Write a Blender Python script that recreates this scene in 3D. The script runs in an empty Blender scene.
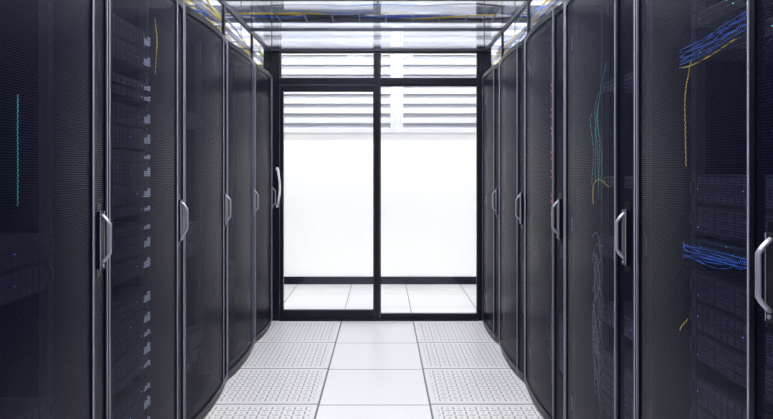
import bpy, math, random
from mathutils import Vector, Matrix
random.seed(7)
scene = bpy.context.scene
COL = scene.collection
try:
    scene.view_settings.view_transform = 'Standard'
    scene.view_settings.look = 'None'
except Exception:
    pass

# ------------------------------------------------------------------ materials
def pmat(name, col, rough=0.5, metal=0.0, emis=None, estr=0.0, noise=0.0, nscale=20, spec=0.5):
    m = bpy.data.materials.new(name); m.use_nodes = True
    nt = m.node_tree; b = nt.nodes['Principled BSDF']
    b.inputs['Base Color'].default_value = (*col, 1)
    b.inputs['Roughness'].default_value = rough
    b.inputs['Metallic'].default_value = metal
    b.inputs['Specular IOR Level'].default_value = spec
    if emis:
        b.inputs['Emission Color'].default_value = (*emis, 1)
        b.inputs['Emission Strength'].default_value = estr
    if noise > 0:
        tc = nt.nodes.new('ShaderNodeTexCoord')
        n = nt.nodes.new('ShaderNodeTexNoise'); n.inputs['Scale'].default_value = nscale
        nt.links.new(tc.outputs['Object'], n.inputs['Vector'])
        mr = nt.nodes.new('ShaderNodeMapRange')
        mr.inputs['To Min'].default_value = max(0, rough-noise); mr.inputs['To Max'].default_value = min(1, rough+noise)
        nt.links.new(n.outputs['Fac'], mr.inputs['Value'])
        nt.links.new(mr.outputs['Result'], b.inputs['Roughness'])
    return m

M_FRAME = pmat('door_frame_paint', (0.003, 0.003, 0.008), 0.35, 0.0, spec=0.2)
M_EDGEHI = pmat('edge_highlight_trim', (0.34, 0.34, 0.43), 0.5, 0.15)  # highlights along door and handle edges, put into the strips' pale colour
M_BODY = pmat('cabinet_paint', (0.004, 0.0045, 0.010), 0.45, 0.0, noise=0.08, spec=0.15)
M_INNER = pmat('cabinet_rail_metal', (0.035, 0.04, 0.075), 0.4, 0.6, noise=0.08)
M_HANDLE = pmat('handle_chrome', (0.38, 0.38, 0.44), 0.35, 0.6)
M_PLATE = pmat('handle_plate_black', (0.006, 0.006, 0.011), 0.3, 0.0, noise=0.05, spec=0.3)
M_ALU = pmat('black_aluminium', (0.010, 0.011, 0.018), 0.35, 0.2, noise=0.05, spec=0.3)
M_GREYALU = pmat('grey_aluminium', (0.04, 0.045, 0.06), 0.4, 0.3, noise=0.05)
M_WHITEH = pmat('white_handle', (0.9, 0.9, 0.92), 0.35, 0.0, noise=0.05)
M_WALL = pmat('white_wall_paint', (0.9, 0.9, 0.89), 0.7, noise=0.1, nscale=4)
M_WALLB = pmat('glowing_white_wall_paint', (0.88, 0.88, 0.86), 0.7, noise=0.1, nscale=4, emis=(1.0, 1.0, 0.98), estr=0.335)  # even glow added so the wall looks overexposed; nothing lights it from behind
M_CEIL = pmat('ceiling_paint', (0.8, 0.81, 0.84), 0.8, noise=0.1, nscale=4)
M_SLAT = pmat('slat_white', (0.83, 0.84, 0.86), 0.5, noise=0.05, emis=(0.97,0.98,1.0), estr=0.07)  # slight glow added to lift the brightness of the slats
M_SLATBACK = pmat('slat_backing_grey', (0.46, 0.48, 0.53), 0.6, noise=0.05)
M_BASEB = pmat('baseboard_dark', (0.010, 0.011, 0.02), 0.6, noise=0.05, spec=0.15)
M_SERV = pmat('server_metal', (0.038, 0.046, 0.092), 0.4, 0.2, noise=0.08)
M_SERVK = pmat('server_black_bezel', (0.016, 0.019, 0.038), 0.45, 0.1, noise=0.08)
M_SERVD = pmat('server_dark', (0.005, 0.006, 0.010), 0.5, noise=0.05)
M_EAR = pmat('server_ear_silver', (0.34, 0.38, 0.50), 0.35, 0.3, noise=0.05, emis=(0.34,0.40,0.60), estr=0.33)  # faint glow added so the ears show through the door mesh
M_LBLUE = pmat('led_blue', (0.1, 0.3, 0.9), 0.4, emis=(0.15, 0.4, 1.0), estr=1.5)
M_LGREEN = pmat('led_green', (0.1, 0.6, 0.7), 0.4, emis=(0.15, 0.7, 0.9), estr=1.2)
M_LRED = pmat('led_red', (0.7, 0.05, 0.05), 0.4, emis=(1.0, 0.06, 0.05), estr=1.9)
M_CBLUE = pmat('cable_blue', (0.03, 0.15, 0.70), 0.4, noise=0.05, emis=(0.02,0.1,0.6), estr=0.2)  # slight glow mixed into the blue, the cable is no light source
M_CYEL = pmat('cable_yellow', (0.80, 0.60, 0.03), 0.4, noise=0.05, emis=(0.8,0.6,0.05), estr=0.2)  # glow added to brighten the shaded undersides of the cables
M_CTEAL = pmat('cable_teal', (0.05, 0.40, 0.43), 0.4, noise=0.05, emis=(0.05,0.5,0.55), estr=0.15)  # faint glow added on top of the teal colour
M_CGREY = pmat('cable_grey', (0.28, 0.29, 0.34), 0.5, noise=0.05)
M_CBLACK = pmat('cable_black', (0.02, 0.02, 0.03), 0.5, noise=0.05)
M_TRAY = pmat('tray_metal', (0.20, 0.215, 0.26), 0.4, 0.3, noise=0.08)
M_LIGHT = pmat('lamp_diffuser', (1, 1, 1), 0.5, emis=(0.97, 0.97, 1.0), estr=25)
M_FILL = pmat('fill_light_side', (1, 1, 1), 0.5, emis=(0.95, 0.96, 1.0), estr=8)
M_LIGHTB = pmat('lamp_diffuser_bright', (1, 1, 1), 0.5, emis=(1.0, 1.0, 0.98), estr=21)

def vmath(nt, op, a, b=None):
    n = nt.nodes.new('ShaderNodeVectorMath'); n.operation = op
    for i, v in enumerate((a, b)):
        if v is None: continue
        if isinstance(v, (tuple, list)): n.inputs[i].default_value = v
        else: nt.links.new(v, n.inputs[i])
    return n.outputs['Value'] if op in ('LENGTH', 'DOT_PRODUCT') else n.outputs['Vector']
def fmath(nt, op, a, b=None):
    n = nt.nodes.new('ShaderNodeMath'); n.operation = op
    for i, v in enumerate((a, b)):
        if v is None: continue
        if isinstance(v, (int, float)): n.inputs[i].default_value = v
        else: nt.links.new(v, n.inputs[i])
    return n.outputs[0]

def glass_mat(name='clear_glass', tint=(0.975, 0.98, 0.99, 1), k=0.8):
    # thin glazing: Schlick reflectance, same on both faces (no inner total reflection)
    m = bpy.data.materials.new(name); m.use_nodes = True
    nt = m.node_tree; nt.nodes.clear()
    o = nt.nodes.new('ShaderNodeOutputMaterial')
    t = nt.nodes.new('ShaderNodeBsdfTransparent'); t.inputs[0].default_value = tint
    g = nt.nodes.new('ShaderNodeBsdfGlossy'); g.inputs['Roughness'].default_value = 0.02
    g.inputs['Color'].default_value = (0.9, 0.92, 1, 1)
    ge = nt.nodes.new('ShaderNodeNewGeometry')
    c = fmath(nt, 'ABSOLUTE', vmath(nt, 'DOT_PRODUCT', ge.outputs['Incoming'], ge.outputs['Normal']))
    p = fmath(nt, 'POWER', fmath(nt, 'SUBTRACT', 1.0, c), 5.0)
    f = fmath(nt, 'ADD', fmath(nt, 'MULTIPLY', p, k), 0.03)
    mx = nt.nodes.new('ShaderNodeMixShader')
    nt.links.new(f, mx.inputs[0]); nt.links.new(t.outputs[0], mx.inputs[1]); nt.links.new(g.outputs[0], mx.inputs[2])
    nt.links.new(mx.outputs[0], o.inputs[0])
    return m
M_GLASS = glass_mat()
M_GLASSS = glass_mat('side_glass', (0.93, 0.94, 0.97, 1), 0.5)
M_GLASSR = glass_mat('smoky_roof_glass', (0.90, 0.915, 0.95, 1), 1.1)

def mesh_mat(p=0.0078, r=0.365):
    m = bpy.data.materials.new('perforated_steel'); m.use_nodes = True
    nt = m.node_tree; b = nt.nodes['Principled BSDF']; o = nt.nodes['Material Output']
    b.inputs['Base Color'].default_value = (0.0080, 0.0088, 0.025, 1)
    b.inputs['Roughness'].default_value = 0.32; b.inputs['Metallic'].default_value = 0.0
    b.inputs['Specular IOR Level'].default_value = 0.15
    b.inputs['Specular Tint'].default_value = (0.80, 0.84, 1.0, 1)
    uv = nt.nodes.new('ShaderNodeUVMap')
    d = []
    for off in (0.0, 0.5):
        s = vmath(nt, 'MULTIPLY', uv.outputs[0], (1/p, 1/(p*1.732), 0))
        s = vmath(nt, 'ADD', s, (off+100, off+100, 0))
        fr = vmath(nt, 'FRACTION', s)
        fr = vmath(nt, 'SUBTRACT', fr, (0.5, 0.5, 0))
        fr = vmath(nt, 'MULTIPLY', fr, (1, 1.732, 0))
        d.append(vmath(nt, 'LENGTH', fr))
    mn = fmath(nt, 'MINIMUM', d[0], d[1])
    hole = fmath(nt, 'LESS_THAN', mn, r)
    t = nt.nodes.new('ShaderNodeBsdfTransparent')
    mx = nt.nodes.new('ShaderNodeMixShader')
    nt.links.new(hole, mx.inputs[0]); nt.links.new(b.outputs[0], mx.inputs[1]); nt.links.new(t.outputs[0], mx.inputs[2])
    nt.links.new(mx.outputs[0], o.inputs[0])
    return m
M_MESH = mesh_mat()

def floor_mat():
    m = bpy.data.materials.new('raised_floor_tiles'); m.use_nodes = True
    nt = m.node_tree; b = nt.nodes['Principled BSDF']
    tc = nt.nodes.new('ShaderNodeTexCoord')
    s = vmath(nt, 'ADD', tc.outputs['Object'], (6.3, -5.15+12.0, 0))
    s = vmath(nt, 'MULTIPLY', s, (1/0.6, 1/0.6, 0))
    fr = vmath(nt, 'FRACTION', s); fr = vmath(nt, 'SUBTRACT', fr, (0.5, 0.5, 0)); fr = vmath(nt, 'ABSOLUTE', fr)
    sp = nt.nodes.new('ShaderNodeSeparateXYZ'); nt.links.new(fr, sp.inputs[0])
    mxx = fmath(nt, 'MAXIMUM', sp.outputs[0], sp.outputs[1])
    line = fmath(nt, 'GREATER_THAN', mxx, 0.4935)
    n = nt.nodes.new('ShaderNodeTexNoise'); n.inputs['Scale'].default_value = 3
    nt.links.new(tc.outputs['Object'], n.inputs['Vector'])
    cr = nt.nodes.new('ShaderNodeMix'); cr.data_type = 'RGBA'
    cr.inputs['A'].default_value = (0.74, 0.74, 0.74, 1); cr.inputs['B'].default_value = (0.78, 0.78, 0.775, 1)
    nt.links.new(n.outputs['Fac'], cr.inputs['Factor'])
    mc = nt.nodes.new('ShaderNodeMix'); mc.data_type = 'RGBA'
    nt.links.new(line, mc.inputs['Factor']); nt.links.new(cr.outputs['Result'], mc.inputs['A'])
    mc.inputs['B'].default_value = (0.10, 0.10, 0.12, 1)
    nt.links.new(mc.outputs['Result'], b.inputs['Base Color'])
    b.inputs['Roughness'].default_value = 0.3
    b.inputs['Specular IOR Level'].default_value = 0.4
    return m
M_FLOOR = floor_mat()

def vent_mat():
    m = bpy.data.materials.new('vent_tile_perforated'); m.use_nodes = True
    nt = m.node_tree; b = nt.nodes['Principled BSDF']
    uv = nt.nodes.new('ShaderNodeUVMap')
    def lattice(ox, oy, px, py, hx, hy):
        s = vmath(nt, 'ADD', uv.outputs[0], (ox+px*100, oy+py*100, 0))
        s = vmath(nt, 'MULTIPLY', s, (1/px, 1/py, 0))
        fr = vmath(nt, 'FRACTION', s); fr = vmath(nt, 'SUBTRACT', fr, (0.5, 0.5, 0)); fr = vmath(nt, 'ABSOLUTE', fr)
        sp = nt.nodes.new('ShaderNodeSeparateXYZ'); nt.links.new(fr, sp.inputs[0])
        a = fmath(nt, 'LESS_THAN', sp.outputs[0], hx/px); c = fmath(nt, 'LESS_THAN', sp.outputs[1], hy/py)
        return fmath(nt, 'MULTIPLY', a, c)
    P = 0.06
    l1 = lattice(0, 0, P, P, 0.0165, 0.0045)
    l2 = lattice(P/2, P/2, P, P, 0.0045, 0.0165)
    l3 = lattice(P/2, 0, P, P, 0.0045, 0.0045)
    l4 = lattice(0, P/2, P, P, 0.0055, 0.0055)
    h = fmath(nt, 'MAXIMUM', fmath(nt, 'MAXIMUM', l1, l2), fmath(nt, 'MAXIMUM', l3, l4))
    s = vmath(nt, 'ABSOLUTE', uv.outputs[0]); sp = nt.nodes.new('ShaderNodeSeparateXYZ'); nt.links.new(s, sp.inputs[0])
    mxx = fmath(nt, 'MAXIMUM', sp.outputs[0], sp.outputs[1])
    inside = fmath(nt, 'LESS_THAN', mxx, 0.268)
    h = fmath(nt, 'MULTIPLY', h, inside)
    edge = fmath(nt, 'GREATER_THAN', mxx, 0.2937)
    h = fmath(nt, 'MAXIMUM', h, edge)
    mc = nt.nodes.new('ShaderNodeMix'); mc.data_type = 'RGBA'
    nt.links.new(h, mc.inputs['Factor'])
    mc.inputs['A'].default_value = (0.72, 0.71, 0.70, 1); mc.inputs['B'].default_value = (0.25, 0.245, 0.25, 1)
    nt.links.new(mc.outputs['Result'], b.inputs['Base Color'])
    b.inputs['Roughness'].default_value = 0.4
    return m
M_VENT = vent_mat()

# ------------------------------------------------------------------ mesh helper
class MB:
    def __init__(s): s.v=[]; s.f=[]; s.m=[]; s.mats=[]; s.sm=[]; s.uv={}
    def mi(s, mat):
        if mat not in s.mats: s.mats.append(mat)
        return s.mats.index(mat)
    def box(s, x0,x1,y0,y1,z0,z1, mat):
        b=len(s.v)
        for z in (z0,z1):
            s.v += [(x0,y0,z),(x1,y0,z),(x1,y1,z),(x0,y1,z)]
        for q in ((3,2,1,0),(4,5,6,7),(0,1,5,4),(1,2,6,5),(2,3,7,6),(3,0,4,7)):
            s.f.append(tuple(b+i for i in q)); s.m.append(s.mi(mat)); s.sm.append(False)
    def tube(s, pts, r, mat, sides=8, flat=1.0):
        pts=[Vector(p) for p in pts]; b=len(s.v); n=len(pts)
        up=None
        for i,p in enumerate(pts):
            t=(pts[min(i+1,n-1)]-pts[max(i-1,0)]).normalized()
            if up is None:
                up = Vector((1,0,0)) if abs(t.x)<0.9 else Vector((0,1,0))
            a=(up-t*up.dot(t)).normalized(); up=a; c=t.cross(a)
            for k in range(sides):
                an=2*math.pi*k/sides
                s.v.append(tuple(p+a*math.cos(an)*r*flat+c*math.sin(an)*r))
        for i in range(n-1):
            for k in range(sides):
                k2=(k+1)%sides
                s.f.append((b+i*sides+k,b+i*sides+k2,b+(i+1)*sides+k2,b+(i+1)*sides+k)); s.m.append(s.mi(mat)); s.sm.append(True)
        s.f.append(tuple(b+k for k in reversed(range(sides)))); s.m.append(s.mi(mat)); s.sm.append(False)
        s.f.append(tuple(b+(n-1)*sides+k for k in range(sides))); s.m.append(s.mi(mat)); s.sm.append(False)
    def curved(s, fy, x0,x1,z0,z1,t,mat,seg=8, off=0.0):
        b=len(s.v)
        for i in range(seg+1):
            x=x0+(x1-x0)*i/seg; y=fy(x)+off
            s.v += [(x,y,z0),(x,y,z1),(x,y+t,z1),(x,y+t,z0)]
        mi=s.mi(mat)
        for i in range(seg):
            a=b+4*i; c=a+4
            for q in ((0,1),(1,2),(2,3),(3,0)):
                s.f.append((a+q[0],c+q[0],c+q[1],a+q[1])); s.m.append(mi); s.sm.append(False)
        s.f.append((b,b+1,b+2,b+3)); s.m.append(mi); s.sm.append(False)
        e=b+4*seg
        s.f.append((e+3,e+2,e+1,e)); s.m.append(mi); s.sm.append(False)
    def make(s, name, bevel=0.0):
        me=bpy.data.meshes.new(name); me.from_pydata(s.v,[],s.f)
        for m in s.mats: me.materials.append(m)
        for i,p in enumerate(me.polygons): p.material_index=s.m[i]; p.use_smooth=s.sm[i]
        me.update()
        o=bpy.data.objects.new(name,me); COL.objects.link(o)
        if bevel>0:
            md=o.modifiers.new('bevel','BEVEL'); md.width=bevel; md.segments=2; md.limit_method='ANGLE'; md.angle_limit=math.radians(50)
        return o
def top(o,label,cat,group=None):
    o['label']=label; o['category']=cat
    if group: o['group']=group
    return o
def struct(o): o['kind']='structure'; return o
def child(o,p): o.parent=p; return o
def clone(o, parent=None):
    c=o.copy(); COL.objects.link(c)
    if parent is not None: c.parent=parent
    return c

# ------------------------------------------------------------------ shell
FX=3.0; YB=6.9; YE=5.25; HC=3.25
b=MB(); b.box(-FX,FX,-1.6,YB+0.1,-0.1,0,M_FLOOR); struct(b.make('floor'))
b=MB(); b.box(-FX,FX,-1.6,YB+0.1,HC,HC+0.1,M_CEIL); struct(b.make('ceiling'))
b=MB(); b.box(-FX-0.1,-FX,-1.6,YB+0.1,0,HC,M_WALL); struct(b.make('wall_left'))
b=MB(); b.box(FX,FX+0.1,-1.6,YB+0.1,0,HC,M_WALL); struct(b.make('wall_right'))
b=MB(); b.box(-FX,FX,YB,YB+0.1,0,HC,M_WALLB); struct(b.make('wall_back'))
b=MB(); b.box(-FX,FX,YB-0.015,YB,0,0.085,M_BASEB); struct(b.make('baseboard_back',0.003))

LZ0,LZ1=1.68,3.1
for k,(xa,xb) in enumerate(((-2.4,0.16),(0.24,2.4))):
    b=MB()
    b.box(xa,xb,YB-0.02,YB,LZ0,LZ1,M_SLATBACK)
    z=LZ0
    while z<LZ1-0.05:
        b.box(xa,xb,YB-0.036,YB-0.02,z,z+0.058,M_SLAT); z+=0.108
    b.box(xa,xa+0.03,YB-0.040,YB-0.02,LZ0,LZ1,M_SLAT); b.box(xb-0.03,xb,YB-0.040,YB-0.02,LZ0,LZ1,M_SLAT)
    o=struct(b.make('trim_%d'%(3+k),0.004)); o['label']='white horizontal slatted louver band high on the wall'
b=MB(); b.box(0.17,0.23,YB-0.04,YB,LZ0-0.0,HC,M_SLAT); struct(b.make('trim_1',0.004))

# ------------------------------------------------------------------ glass end partition
X0,X1=-0.96,0.96
def P(px): return (px-383)/118+0.047
def Z(py): return 1.27-(py-170)/118
HT=2.30
b=MB()
b.box(X0,P(280),YE-0.03,YE+0.03,0,HT,M_ALU)
b.box(P(477.5),X1,YE-0.03,YE+0.03,0,HT,M_ALU)
b.box(X0,X1,YE-0.031,YE+0.031,Z(52.5),Z(47.5),M_ALU)
b.box(P(280),P(477.5),YE-0.03,YE+0.03,Z(85),Z(79),M_ALU)
b.box(P(374.5),P(380.0),YE-0.035,YE+0.03,0.0,Z(50),M_ALU)
b.box(P(280),P(477.5),YE-0.04,YE+0.03,0,0.012,M_ALU)
struct(b.make('trim_2',0.002))
def glazed(name,x0,x1,z0,z1,fl,fr,ft,fb,y0,y1):
    b=MB()
    b.box(x0,x0+fl,y0,y1,z0,z1,M_ALU); b.box(x1-fr,x1,y0,y1,z0,z1,M_ALU)
    b.box(x0+fl,x1-fr,y0,y1,z1-ft,z1,M_ALU); b.box(x0+fl,x1-fr,y0,y1,z0,z0+fb,M_ALU)
    o=struct(b.make(name,0.002))
    g=MB(); g.box(x0+fl,x1-fr,(y0+y1)/2-0.004,(y0+y1)/2+0.004,z0+fb,z1-ft,M_GLASS)
    child(g.make('glass_pane'),o)
    return o
d=glazed('door_1',P(280.5),P(374.4),0.014,Z(85.5),0.028,0.010,0.055,0.075,YE-0.026,YE+0.02)
glazed('window_1',P(380.1),P(477.4),0.013,Z(85.2),0.008,0.008,0.012,0.045,YE-0.02,YE+0.02)
glazed('window_2',P(280.5),P(374.4),Z(78.8),Z(52.8),0.008,0.008,0.006,0.006,YE-0.02,YE+0.02)
glazed('window_3',P(380.1),P(477.4),Z(78.8),Z(52.8),0.008,0.008,0.006,0.006,YE-0.02,YE+0.02)
b=MB(); hx=P(280.5)
pts=[(hx-0.02+0.03*(math.sin(math.pi*i/16)**0.6), YE-0.026-0.07*min(1,math.sin(math.pi*i/16)*2.2), 0.97+0.31*i/16) for i in range(17)]
b.tube(pts,0.0095,M_WHITEH,10)
b.box(hx-0.032,hx-0.008,YE-0.034,YE-0.024,0.955,0.985,M_WHITEH)
b.box(hx-0.032,hx-0.008,YE-0.034,YE-0.024,1.265,1.295,M_WHITEH)
h=child(b.make('door_handle'),d); h['label']='white bowed pull handle'

segsL=[(2.9,3.7),(3.7,4.5),(4.5,YE-0.035)]
segsR=[(2.85,3.65),(3.65,4.45),(4.45,YE-0.035)]
wn=4
for sx,segs in ((-1,segsL),(1,segsR)):
    for (ya,yb) in segs:
        b=MB(); xc=sx*0.905; t=0.008; z0=2.052; z1=2.264
        b.box(xc-t,xc+t,ya+.002,ya+0.016,z0,z1,M_ALU); b.box(xc-t,xc+t,yb-0.016,yb-.002,z0,z1,M_ALU)
        b.box(xc-t,xc+t,ya+0.016,yb-0.016,z1-0.014,z1,M_ALU); b.box(xc-t,xc+t,ya+0.016,yb-0.016,z0,z0+0.014,M_ALU)
        o=struct(b.make('window_%d'%wn,0.001)); wn+=1
        g=MB(); g.box(xc-0.003,xc+0.003,ya+0.016,yb-0.016,z0+0.014,z1-0.014,M_GLASSS); child(g.make('glass_pane'),o)
for (ya,yb) in segsR:
    b=MB(); x=0.92; z0=2.268;z1=2.288; f=0.018
    b.box(-x,-x+f,ya+.002,yb-.002,z0,z1,M_GREYALU); b.box(x-f,x,ya+.002,yb-.002,z0,z1,M_GREYALU)
    b.box(-x+f,x-f,ya+.002,ya+0.018,z0,z1,M_GREYALU); b.box(-x+f,x-f,yb-0.018,yb-.002,z0,z1,M_GREYALU)
    o=b.make('glass_roof_panel',0.001)
    top(o,'clear glass roof panel in a grey aluminium frame over the aisle','roof panel','aisle roof panels')
    g=MB(); g.box(-x+f,x-f,ya+0.018,yb-0.018,2.277,2.283,M_GLASSR); child(g.make('glass_pane'),o)

# ------------------------------------------------------------------ vent tiles
b=MB(); s_=0.2965
b.box(-s_,s_,-s_,s_,0.0005,0.005,M_VENT)
vt=b.make('perforated_floor_tile')
uvl=vt.data.uv_layers.new(name='UVMap')
for l in vt.data.loops:
    co=vt.data.vertices[l.vertex_index].co; uvl.data[l.index].uv=(co.x,co.y)
md=vt.modifiers.new('bevel','BEVEL'); md.width=0.0015; md.segments=1
first=True
for sx in (-1,1):
    for k in range(4):
        o=vt if first else clone(vt); first=False
        o.location=(sx*0.6, 4.85-0.6*k, 0)
        top(o,'pale grey perforated ventilation floor tile beside the server racks','floor tile','perforated floor tiles')

# ------------------------------------------------------------------ racks
SAG=0.028; RH=2.05
def build_rack(W):
    hw=W/2-0.004; dw=W/2-0.006
    fy=lambda x: SAG*(abs(x)/dw)**2
    root=bpy.data.objects.new('server_rack',None); root.empty_display_size=0.2; COL.objects.link(root)
    b=MB(); y0=0.060; y1=1.08; t=0.02
    b.box(-hw,-hw+t,y0,y1,0.0,RH,M_BODY); b.box(hw-t,hw,y0,y1,0.0,RH,M_BODY)
    b.box(-hw+t,hw-t,y0,y1,RH-0.03,RH,M_BODY); b.box(-hw+t,hw-t,y0,y1,0.0,0.06,M_BODY)
    b.box(-hw+t,hw-t,y1-0.02,y1,0.06,RH-0.03,M_BODY)
    b.box(-hw+t,-hw+t+0.03,y0,y0+0.03,0.06,RH-0.03,M_BODY); b.box(hw-t-0.03,hw-t,y0,y0+0.03,0.06,RH-0.03,M_BODY)
    child(b.make('cabinet_body',0.002),root)
    for sx in (-1,1):
        b=MB(); b.box(min(sx*0.232,sx*0.262),max(sx*0.232,sx*0.262),0.142,0.17,0.062,RH-0.032,M_INNER)
        for i in range(40):
            z=0.1+i*0.047
            b.box(sx*0.247-0.004,sx*0.247+0.004,0.1405,0.142,z,z+0.01,M_SERVD)
        child(b.make('mounting_rail'),root)
    b=MB(); zb,zt=0.02,RH-0.005
    b.curved(fy,-dw,-dw+0.022,zb,zt,0.024,M_FRAME,3)
    b.curved(fy,dw-0.137,dw-0.118,zb,zt,0.024,M_FRAME,3)
    b.curved(fy,dw-0.084,dw-0.046,0.92,1.16,0.010,M_FRAME,4,0.006)
    b.curved(fy,dw-0.016,dw,zb,zt,0.024,M_FRAME,2)
    for z0,z1 in ((zb,zb+0.04),(zt-0.03,zt)):
        b.curved(fy,-dw+0.022,dw-0.137,z0,z1,0.024,M_FRAME,14)
        b.curved(fy,dw-0.118,dw-0.016,z0,z1,0.024,M_FRAME,5)
    b.curved(fy,dw-0.138,dw-0.1345,zb,zt,0.004,M_EDGEHI,1,-0.0025)
    b.curved(fy,dw-0.0055,dw-0.001,zb,zt,0.004,M_EDGEHI,1,-0.0025)
    b.curved(fy,-dw+0.001,-dw+0.0045,zb,zt,0.004,M_EDGEHI,1,-0.0025)
    door=child(b.make('door'),root)
    for xa,xb,n in ((-dw+0.020,dw-0.135,24),(dw-0.120,dw-0.014,6)):
        vs=[];fs=[];us=[];L=0; px=None
        for i in range(n+1):
            x=xa+(xb-xa)*i/n; y=fy(x)+0.006
            if px: L+=math.hypot(x-px[0],y-px[1])
            px=(x,y)
            vs+=[(x,y,zb+0.035),(x,y,zt-0.025)]; us.append(L)
        for i in range(n): fs.append((2*i,2*i+2,2*i+3,2*i+1))
        me=bpy.data.meshes.new('mesh_panel'); me.from_pydata(vs,[],fs); me.materials.append(M_MESH)
        ul=me.uv_layers.new(name='UVMap')
        for l in me.loops: ul.data[l.index].uv=(us[l.vertex_index//2], me.vertices[l.vertex_index].co.z)
        for p in me.polygons: p.use_smooth=True
        me.update()
        mp=bpy.data.objects.new('mesh_panel',me); COL.objects.link(mp); child(mp,door); mp['label']='fine perforated black steel mesh'
    hx=dw-0.065; hy=fy(hx)+0.004; hz=1.04
    b=MB()
    b.box(hx-0.015,hx+0.015,hy-0.008,hy+0.002,hz-0.095,hz+0.095,M_PLATE)
    b.box(hx-0.016,hx-0.0142,hy-0.0095,hy-0.007,hz-0.095,hz+0.095,M_EDGEHI)
    b.box(hx+0.0142,hx+0.016,hy-0.0095,hy-0.007,hz-0.095,hz+0.095,M_EDGEHI)
    b.tube([(hx,hy-0.008,hz-0.083),(hx,hy-0.013,hz-0.083)],0.005,M_HANDLE,10)
    pl=b.make('handle_plate',0.001); child(pl,door); pl['label']='black recessed handle plate'
    b=MB(); pts=[]
    for i in range(21):
        t=i/20; z=hz-0.072+0.155*t; a=math.sin(math.pi*t)
        pts.append((hx,hy-0.006-0.027*min(1.0,a*1.7)**0.8,z))
    b.tube(pts,0.0055,M_HANDLE,10,1.4)
    hd=child(b.make('door_handle'),door); hd['label']='slim dark metal lever handle'
    for z in (0.2,RH-0.2,1.02):
        b=MB(); b.tube([(-dw+0.004,fy(dw)+0.027,z-0.03),(-dw+0.004,fy(dw)+0.027,z+0.03)],0.004,M_HANDLE,8)
        child(b.make('hinge'),door)
    return root
def children(o): return [c for c in bpy.data.objects if c.parent is o]
def clone_tree(o):
    def rec(src,par):
        c=src.copy(); COL.objects.link(c)
        if par is not None: c.parent=par
        for k in children(src): rec(k,c)
        return c
    return rec(o,None)

XF=0.856
rackA=build_rack(0.8); rackB=build_rack(0.715); rackC=build_rack(0.765)
def place(o,side,ya,yb):
    yc=(ya+yb)/2
    o.location=(side*XF,yc,0); o.rotation_euler=(0,0,math.radians(90 if side<0 else -90))
    return o
L=[(1.3,2.1),(2.1,2.9),(2.9,3.7),(3.7,4.5)]
R=[(1.25,2.05),(2.05,2.85),(2.85,3.65),(3.65,4.45)]
labels={(-1,0):'black curved mesh-door server rack with a teal cable inside',
        (-1,1):'black curved mesh-door server rack full of blue-lit servers',
        (1,0):'black curved mesh-door server rack with blue and yellow cables',
        (1,1):'black curved mesh-door server rack with teal and grey cables',
        (1,2):'black curved mesh-door server rack with red status lights'}
usedA=False
for side,segs in ((-1,L),(1,R)):
    for i,(ya,yb) in enumerate(segs):
        o=rackA if not usedA else clone_tree(rackA); usedA=True
        place(o,side,ya,yb)
        top(o,labels.get((side,i),'black server rack with curved perforated door'),'server rack','server racks along the aisle')
place(rackB,-1,4.5,5.215); top(rackB,'black server rack with curved perforated door beside the glass partition','server rack','server racks along the aisle')
place(rackC,1,4.45,5.215); top(rackC,'black server rack with curved perforated door beside the glass partition','server rack','server racks along the aisle')

# ------------------------------------------------------------------ servers
def server(h,rows,cols,led,ear,face):
    b=MB()
    b.box(-0.22,0.22,0,0.62,0,h,M_SERVD)
    for sx in (-1,1):
        m=ear if sx>0 else face
        b.box(min(sx*0.22,sx*0.243),max(sx*0.22,sx*0.243),-0.004,0.004,0,h,face)
        b.box(sx*0.231-0.004,sx*0.231+0.004,-0.014,-0.004,h*0.3,h*0.75,m)
    cw=0.40/cols; rh=(h-0.012)/rows
    for r in range(rows):
        for c in range(cols):
            x=-0.205+c*cw; z=0.006+r*rh
            b.box(x+0.003,x+cw-0.003,-0.008,0,z+0.002,z+rh-0.002,face)
            b.box(x+cw*0.3,x+cw*0.7,-0.0085,-0.008,z+rh*0.3,z+rh*0.7,M_SERVD)
            if (r*5+c*3)%7==0: b.box(x+0.006,x+0.009,-0.010,-0.008,z+rh*0.5,z+rh*0.5+0.003,led)
    b.box(0.180,0.215,-0.010,0,h*0.30,h*0.60,ear)
    return b.make('rack_server')
def switch(led):
    b=MB(); h=0.043
    b.box(-0.22,0.22,0,0.4,0,h,M_SERV)
    for sx in (-1,1): b.box(min(sx*0.22,sx*0.243),max(sx*0.22,sx*0.243),-0.004,0.004,0,h,M_SERV)
    for r in range(2):
        for c in range(24):
            x=-0.20+c*0.0155
            b.box(x,x+0.012,-0.002,0,0.006+r*0.018,0.018+r*0.018,M_SERVD)
            if (c*7+r*3)%11==0: b.box(x+0.003,x+0.006,-0.003,-0.001,0.019+r*0.018,0.021+r*0.018,led)
    return b.make('network_switch')
sv={'a':server(0.086,3,4,M_LBLUE,M_EAR,M_SERVK),'b':server(0.086,1,12,M_LBLUE,M_EAR,M_SERVK),'c':server(0.043,1,8,M_LGREEN,M_EAR,M_SERVK),
    'd':server(0.086,1,12,M_LBLUE,M_SERV,M_SERV),'e':server(0.086,3,4,M_LBLUE,M_SERV,M_SERV),'k':server(0.086,1,12,M_LBLUE,M_SERVK,M_SERVK)}
sw={'s':switch(M_LGREEN)}
used=set()
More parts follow.
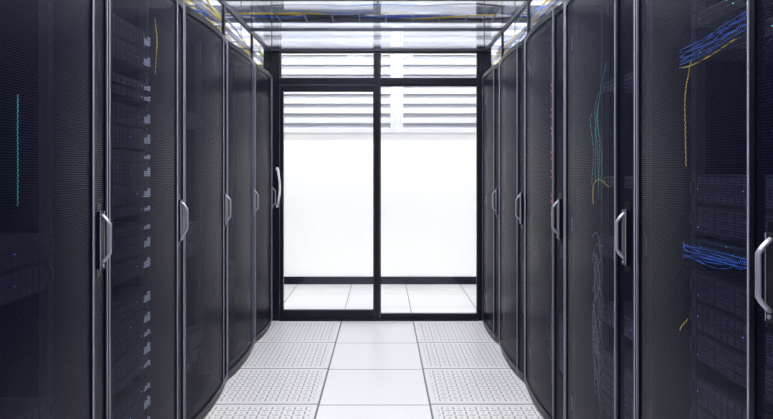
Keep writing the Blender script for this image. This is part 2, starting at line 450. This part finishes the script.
def put(kind,side,yc,z):
    src=sv.get(kind) or sw.get(kind)
    o=src if kind not in used else clone(src); used.add(kind)
    yy=0.138
    o.location=(side*(XF+yy),yc,z); o.rotation_euler=(0,0,math.radians(90 if side<0 else -90))
    if kind=='s': top(o,'grey network switch with rows of ports in rack','network switch','network switches in the racks')
    elif kind=='c': top(o,'thin dark rack server with tiny status lights','server','servers in the racks')
    elif kind in 'dek': top(o,'dark rack server with drive bays','server','servers in the racks')
    else: top(o,'dark rack server with drive bays and pale blue end grips','server','servers in the racks')
H={'a':0.088,'b':0.088,'c':0.0445,'d':0.088,'e':0.088,'k':0.088,'s':0.0445}
fill={
 (-1,0):[(0.3,'kkk'),(0.9,'kk')],
 (-1,1):[(0.12,'abc'),(0.40,'cacba'),(0.82,'abc'),(1.08,'cabc'),(1.36,'ba'),(1.56,'cc'),(1.70,'ab')],
 (-1,2):[(0.2,'kk'),(0.8,'kk'),(1.5,'k')],
 (-1,3):[(0.3,'kkkk')],
 (1,0):[(0.12,'ededed'),(0.70,'ede'),(1.02,'s'),(1.08,'ed'),(1.60,'s'),(1.70,'s'),(1.80,'e')],
 (1,1):[(0.15,'eded'),(0.62,'e'),(0.9,'d'),(1.2,'s'),(1.60,'s')],
 (1,2):[(0.2,'ede'),(0.8,'d')],
 (1,3):[(0.3,'dede')],
}
for (side,i),lst in fill.items():
    seg=(L if side<0 else R)[i]; yc=(seg[0]+seg[1])/2
    for z0,ks in lst:
        z=z0
        for k in ks:
            put(k,side,yc,z); z+=H[k]+0.0015
ya_=3.34; za,zb2=1.00,1.80
b=MB(); x=XF+0.100
b.box(x,x+0.03,ya_-0.02,ya_+0.02,za,zb2,M_SERVD)
z=za+0.03; i=0
while z<zb2-0.02:
    b.box(x-0.002,x,ya_-0.016,ya_-0.011,z-0.012,z+0.018,M_INNER)
    if i%7 not in (1,4,5):
        b.box(x-0.003,x,ya_-0.003,ya_+0.003,z,z+0.009,M_LRED)
        b.box(x+0.006,x+0.012,ya_-0.022,ya_-0.02,z,z+0.009,M_LRED)
    z+=0.033; i+=1
b.box(x+0.005,x+0.025,ya_-0.015,ya_+0.015,zb2,zb2+0.02,M_SERV)
top(b.make('power_strip'),'black vertical power strip with small red lights in rack','power strip')

# ------------------------------------------------------------------ cables in racks
def smooth(pts,n=6):
    pts=[Vector(p) for p in pts]; out=[]
    for i in range(len(pts)-1):
        p0=pts[max(i-1,0)];p1=pts[i];p2=pts[i+1];p3=pts[min(i+2,len(pts)-1)]
        for k in range(n):
            t=k/n
            out.append(0.5*((2*p1)+(p2-p0)*t+(2*p0-5*p1+4*p2-p3)*t*t+(3*p1-p0-3*p2+p3)*t**3))
    out.append(pts[-1]); return out
def cable(side,yc,pts,r,mat,label,group):
    w=[]
    for (lx,ly,z) in pts:
        w.append((side*(XF+ly-0.01), yc+(lx if side<0 else -lx), z))
    b=MB(); b.tube(smooth(w),r,mat,6)
    top(b.make('network_cable'),label,'cable',group)
rnd=random.uniform
yc=1.65
for k in range(6):
    z=1.60+0.009*k; c=rnd(-.006,.006)
    cable(1,yc,[(-0.29,0.13,z+c),(-0.20,0.118,z-0.005-c),(-0.10,0.12,z+0.005+c),(0.0,0.125,z+0.02-c),(0.12,0.144,z+0.04)],0.0014,M_CBLUE,'blue network cable looped beside a switch','blue patch cables')
for k in range(8):
    z=1.01+0.005*k
    cable(1,yc,[(-0.29,0.14,z+rnd(-.015,.015)),(-0.22,0.12,z+rnd(-.01,.01)),(-0.1,0.125,z-0.005+rnd(-.008,.008)),(0.0+0.02*k,0.12,z+rnd(-.01,.01)),(0.03+0.02*k,0.144,1.04)],0.0013,M_CBLUE,'blue network cable plugged into a switch','blue patch cables')
cable(1,yc,[(-0.22,0.13,1.60),(-0.235,0.12,1.50),(-0.225,0.115,1.40),(-0.23,0.12,1.28)],0.0016,M_CYEL,'yellow network cable hanging down','yellow cables')
cable(1,yc,[(-0.29,0.13,1.59),(-0.2,0.115,1.58),(-0.1,0.12,1.59),(0.0,0.14,1.62)],0.0016,M_CYEL,'yellow network cable looped across a switch','yellow cables')
cable(1,yc,[(-0.29,0.13,0.77),(-0.25,0.115,0.79),(-0.22,0.12,0.82)],0.002,M_CYEL,'short yellow cable end','yellow cables')
yc=2.45
for k in range(5):
    cable(1,yc,[(-0.13-0.03*k,0.13,1.72-0.05*k),(-0.20-0.02*k+rnd(-.03,.03),0.12,1.5+rnd(-.05,.05)),(-0.15-0.025*k,0.118,1.35),(-0.17-0.025*k+rnd(-.03,.03),0.125,1.18+rnd(-.08,.08))],0.0010,M_CTEAL,'thin teal cable hanging in the rack','teal cables')
for k in range(12):
    q=rnd(-.05,.05); w_=rnd(0.03,0.16); z=0.95-0.045*k
    cable(1,yc,[(-0.30,0.13,z+q),(-0.27+w_*0.6,0.118,z+0.05),(-0.27+w_,0.12,z-0.06+q),(-0.24,0.122,z-0.16+q),(-0.28+rnd(-.02,.03),0.13,z-0.05),(-0.20,0.13,z-0.22)],0.0012,M_CGREY,'grey cable coiled in a loose loop','grey cables')
cable(1,yc,[(-0.1,0.13,1.20),(-0.18,0.118,1.23),(-0.26,0.12,1.20),(-0.29,0.13,1.12)],0.0016,M_CYEL,'yellow network cable draped across the rack','yellow cables')
yc=1.83
for k in range(2):
    cable(-1,yc,[(-0.10-0.003*k,0.125,1.48),(-0.101-0.003*k,0.125,1.38),(-0.100-0.003*k,0.125,1.25),(-0.101-0.003*k,0.125,1.17)],0.0012,M_CTEAL,'thin teal cable hanging in the rack','teal cables')
yc=2.5
for k in range(2):
    cable(-1,yc,[(0.28,0.13,1.95),(0.285-0.01*k,0.12,1.85),(0.27,0.12,1.78),(0.285,0.13,1.70)],0.0012,M_CYEL,'yellow network cable hanging down','yellow cables')

# ------------------------------------------------------------------ cable trays
def tray(p0,p1,w,z,lab,rh=0.03):
    b=MB()
    if abs(p1[0]-p0[0])<0.01:
        x=p0[0]
        b.box(x-w/2,x-w/2+0.006,p0[1],p1[1],z,z+rh,M_TRAY); b.box(x+w/2-0.006,x+w/2,p0[1],p1[1],z,z+rh,M_TRAY)
        y=p0[1]+0.02
        while y<p1[1]-0.03: b.box(x-w/2,x+w/2,y,y+0.012,z,z+0.008,M_TRAY); y+=0.25
    else:
        y=p0[1]
        b.box(p0[0],p1[0],y-w/2,y-w/2+0.006,z,z+rh,M_TRAY); b.box(p0[0],p1[0],y+w/2-0.006,y+w/2,z,z+rh,M_TRAY)
        x=p0[0]+0.02
        while x<p1[0]-0.03: b.box(x,x+0.012,y-w/2,y+w/2,z,z+0.008,M_TRAY); x+=0.25
    for s in (0.08,0.5,0.92):
        for e in (-1,1):
            cx=p0[0]+(p1[0]-p0[0])*s; cy=p0[1]+(p1[1]-p0[1])*s
            if abs(p1[0]-p0[0])<0.01: cx+=e*(w/2-0.005)
            else: cy+=e*(w/2-0.005)
            b.box(cx-0.005,cx+0.005,cy-0.005,cy+0.005,z+0.02,HC,M_TRAY)
    top(b.make('cable_tray'),lab,'cable tray','overhead cable trays')
tray((-1.15,2.0),(-1.15,6.2),0.30,2.20,'metal ladder cable tray above the racks')
tray((1.15,2.0),(1.15,6.2),0.30,2.20,'metal ladder cable tray above the racks')
tray((-2.2,5.75),(2.2,5.75),0.4,2.68,'metal ladder cable tray crossing above the glass partition',0.05)
for side in (-1,1):
    for k in range(12):
        x=side*1.15-0.12+0.022*k
        m=[M_CYEL,M_CBLUE,M_CYEL,M_CYEL,M_CGREY,M_CYEL][k%6]
        pts=[(x+rnd(-.02,.02),2.05+j*0.5,2.222+rnd(0,.10)) for j in range(9)]
        b=MB(); b.tube(smooth(pts,4),0.008,m,6)
        cn={M_CYEL:'yellow',M_CBLUE:'blue',M_CGREY:'grey'}[m]
        top(b.make('overhead_cable'),cn+' cable lying in the overhead tray','cable','overhead cables')
for k in range(14):
    y=5.75-0.16+0.024*k
    m=[M_CBLACK,M_CGREY,M_CBLUE,M_CBLUE,M_CBLACK,M_CYEL,M_CBLACK][k%7]
    pts=[(-2.1+j*0.6,y+rnd(-.03,.03),2.70+rnd(0,.07)) for j in range(8)]
    b=MB(); b.tube(smooth(pts,4),0.008,m,6)
    cn={M_CYEL:'yellow',M_CBLUE:'blue',M_CGREY:'grey',M_CBLACK:'black'}[m]
    top(b.make('overhead_cable'),cn+' cable lying in the overhead tray','cable','overhead cables')

# ------------------------------------------------------------------ lights
def lamp(x,y,w,l,mat,lab):
    b=MB(); z=HC-0.07
    b.box(x-w/2-0.02,x+w/2+0.02,y-l/2-0.02,y+l/2+0.02,z,HC,M_SLAT)
    o=b.make('ceiling_light',0.004); top(o,lab,'ceiling light','ceiling lights')
    g=MB(); g.box(x-w/2,x+w/2,y-l/2,y+l/2,z-0.01,z-0.001,mat); child(g.make('diffuser'),o)
for y in (0.6,2.2,3.8):
    for x in (-0.4,0.4):
        lamp(x,y,0.3,1.2,M_LIGHT,'white linear ceiling light above the aisle')
for x in (-2.3,2.3):  # unseen lamps added to brighten the trays and side walls
    lamp(x,4.2,0.3,1.2,M_FILL,'added fill light beside the cable trays')
for x in (-1.6,0.0,1.6):
    lamp(x,6.25,1.2,0.3,M_LIGHTB,'bright white ceiling light in the room beyond')

w=bpy.data.worlds.new('world'); scene.world=w; w.use_nodes=True
bg=w.node_tree.nodes['Background']; bg.inputs[0].default_value=(0.56,0.60,0.98,1); bg.inputs[1].default_value=0.34

# ------------------------------------------------------------------ camera
cd=bpy.data.cameras.new('camera'); cam=bpy.data.objects.new('camera',cd); COL.objects.link(cam)
cam.location=(0.047,0,1.27); cam.rotation_euler=(math.radians(90),0,0)
cd.sensor_width=36; cd.lens=620/773*36; cd.shift_x=3.5/773; cd.shift_y=-39.5/773
cd.clip_start=0.05
scene.camera=cam
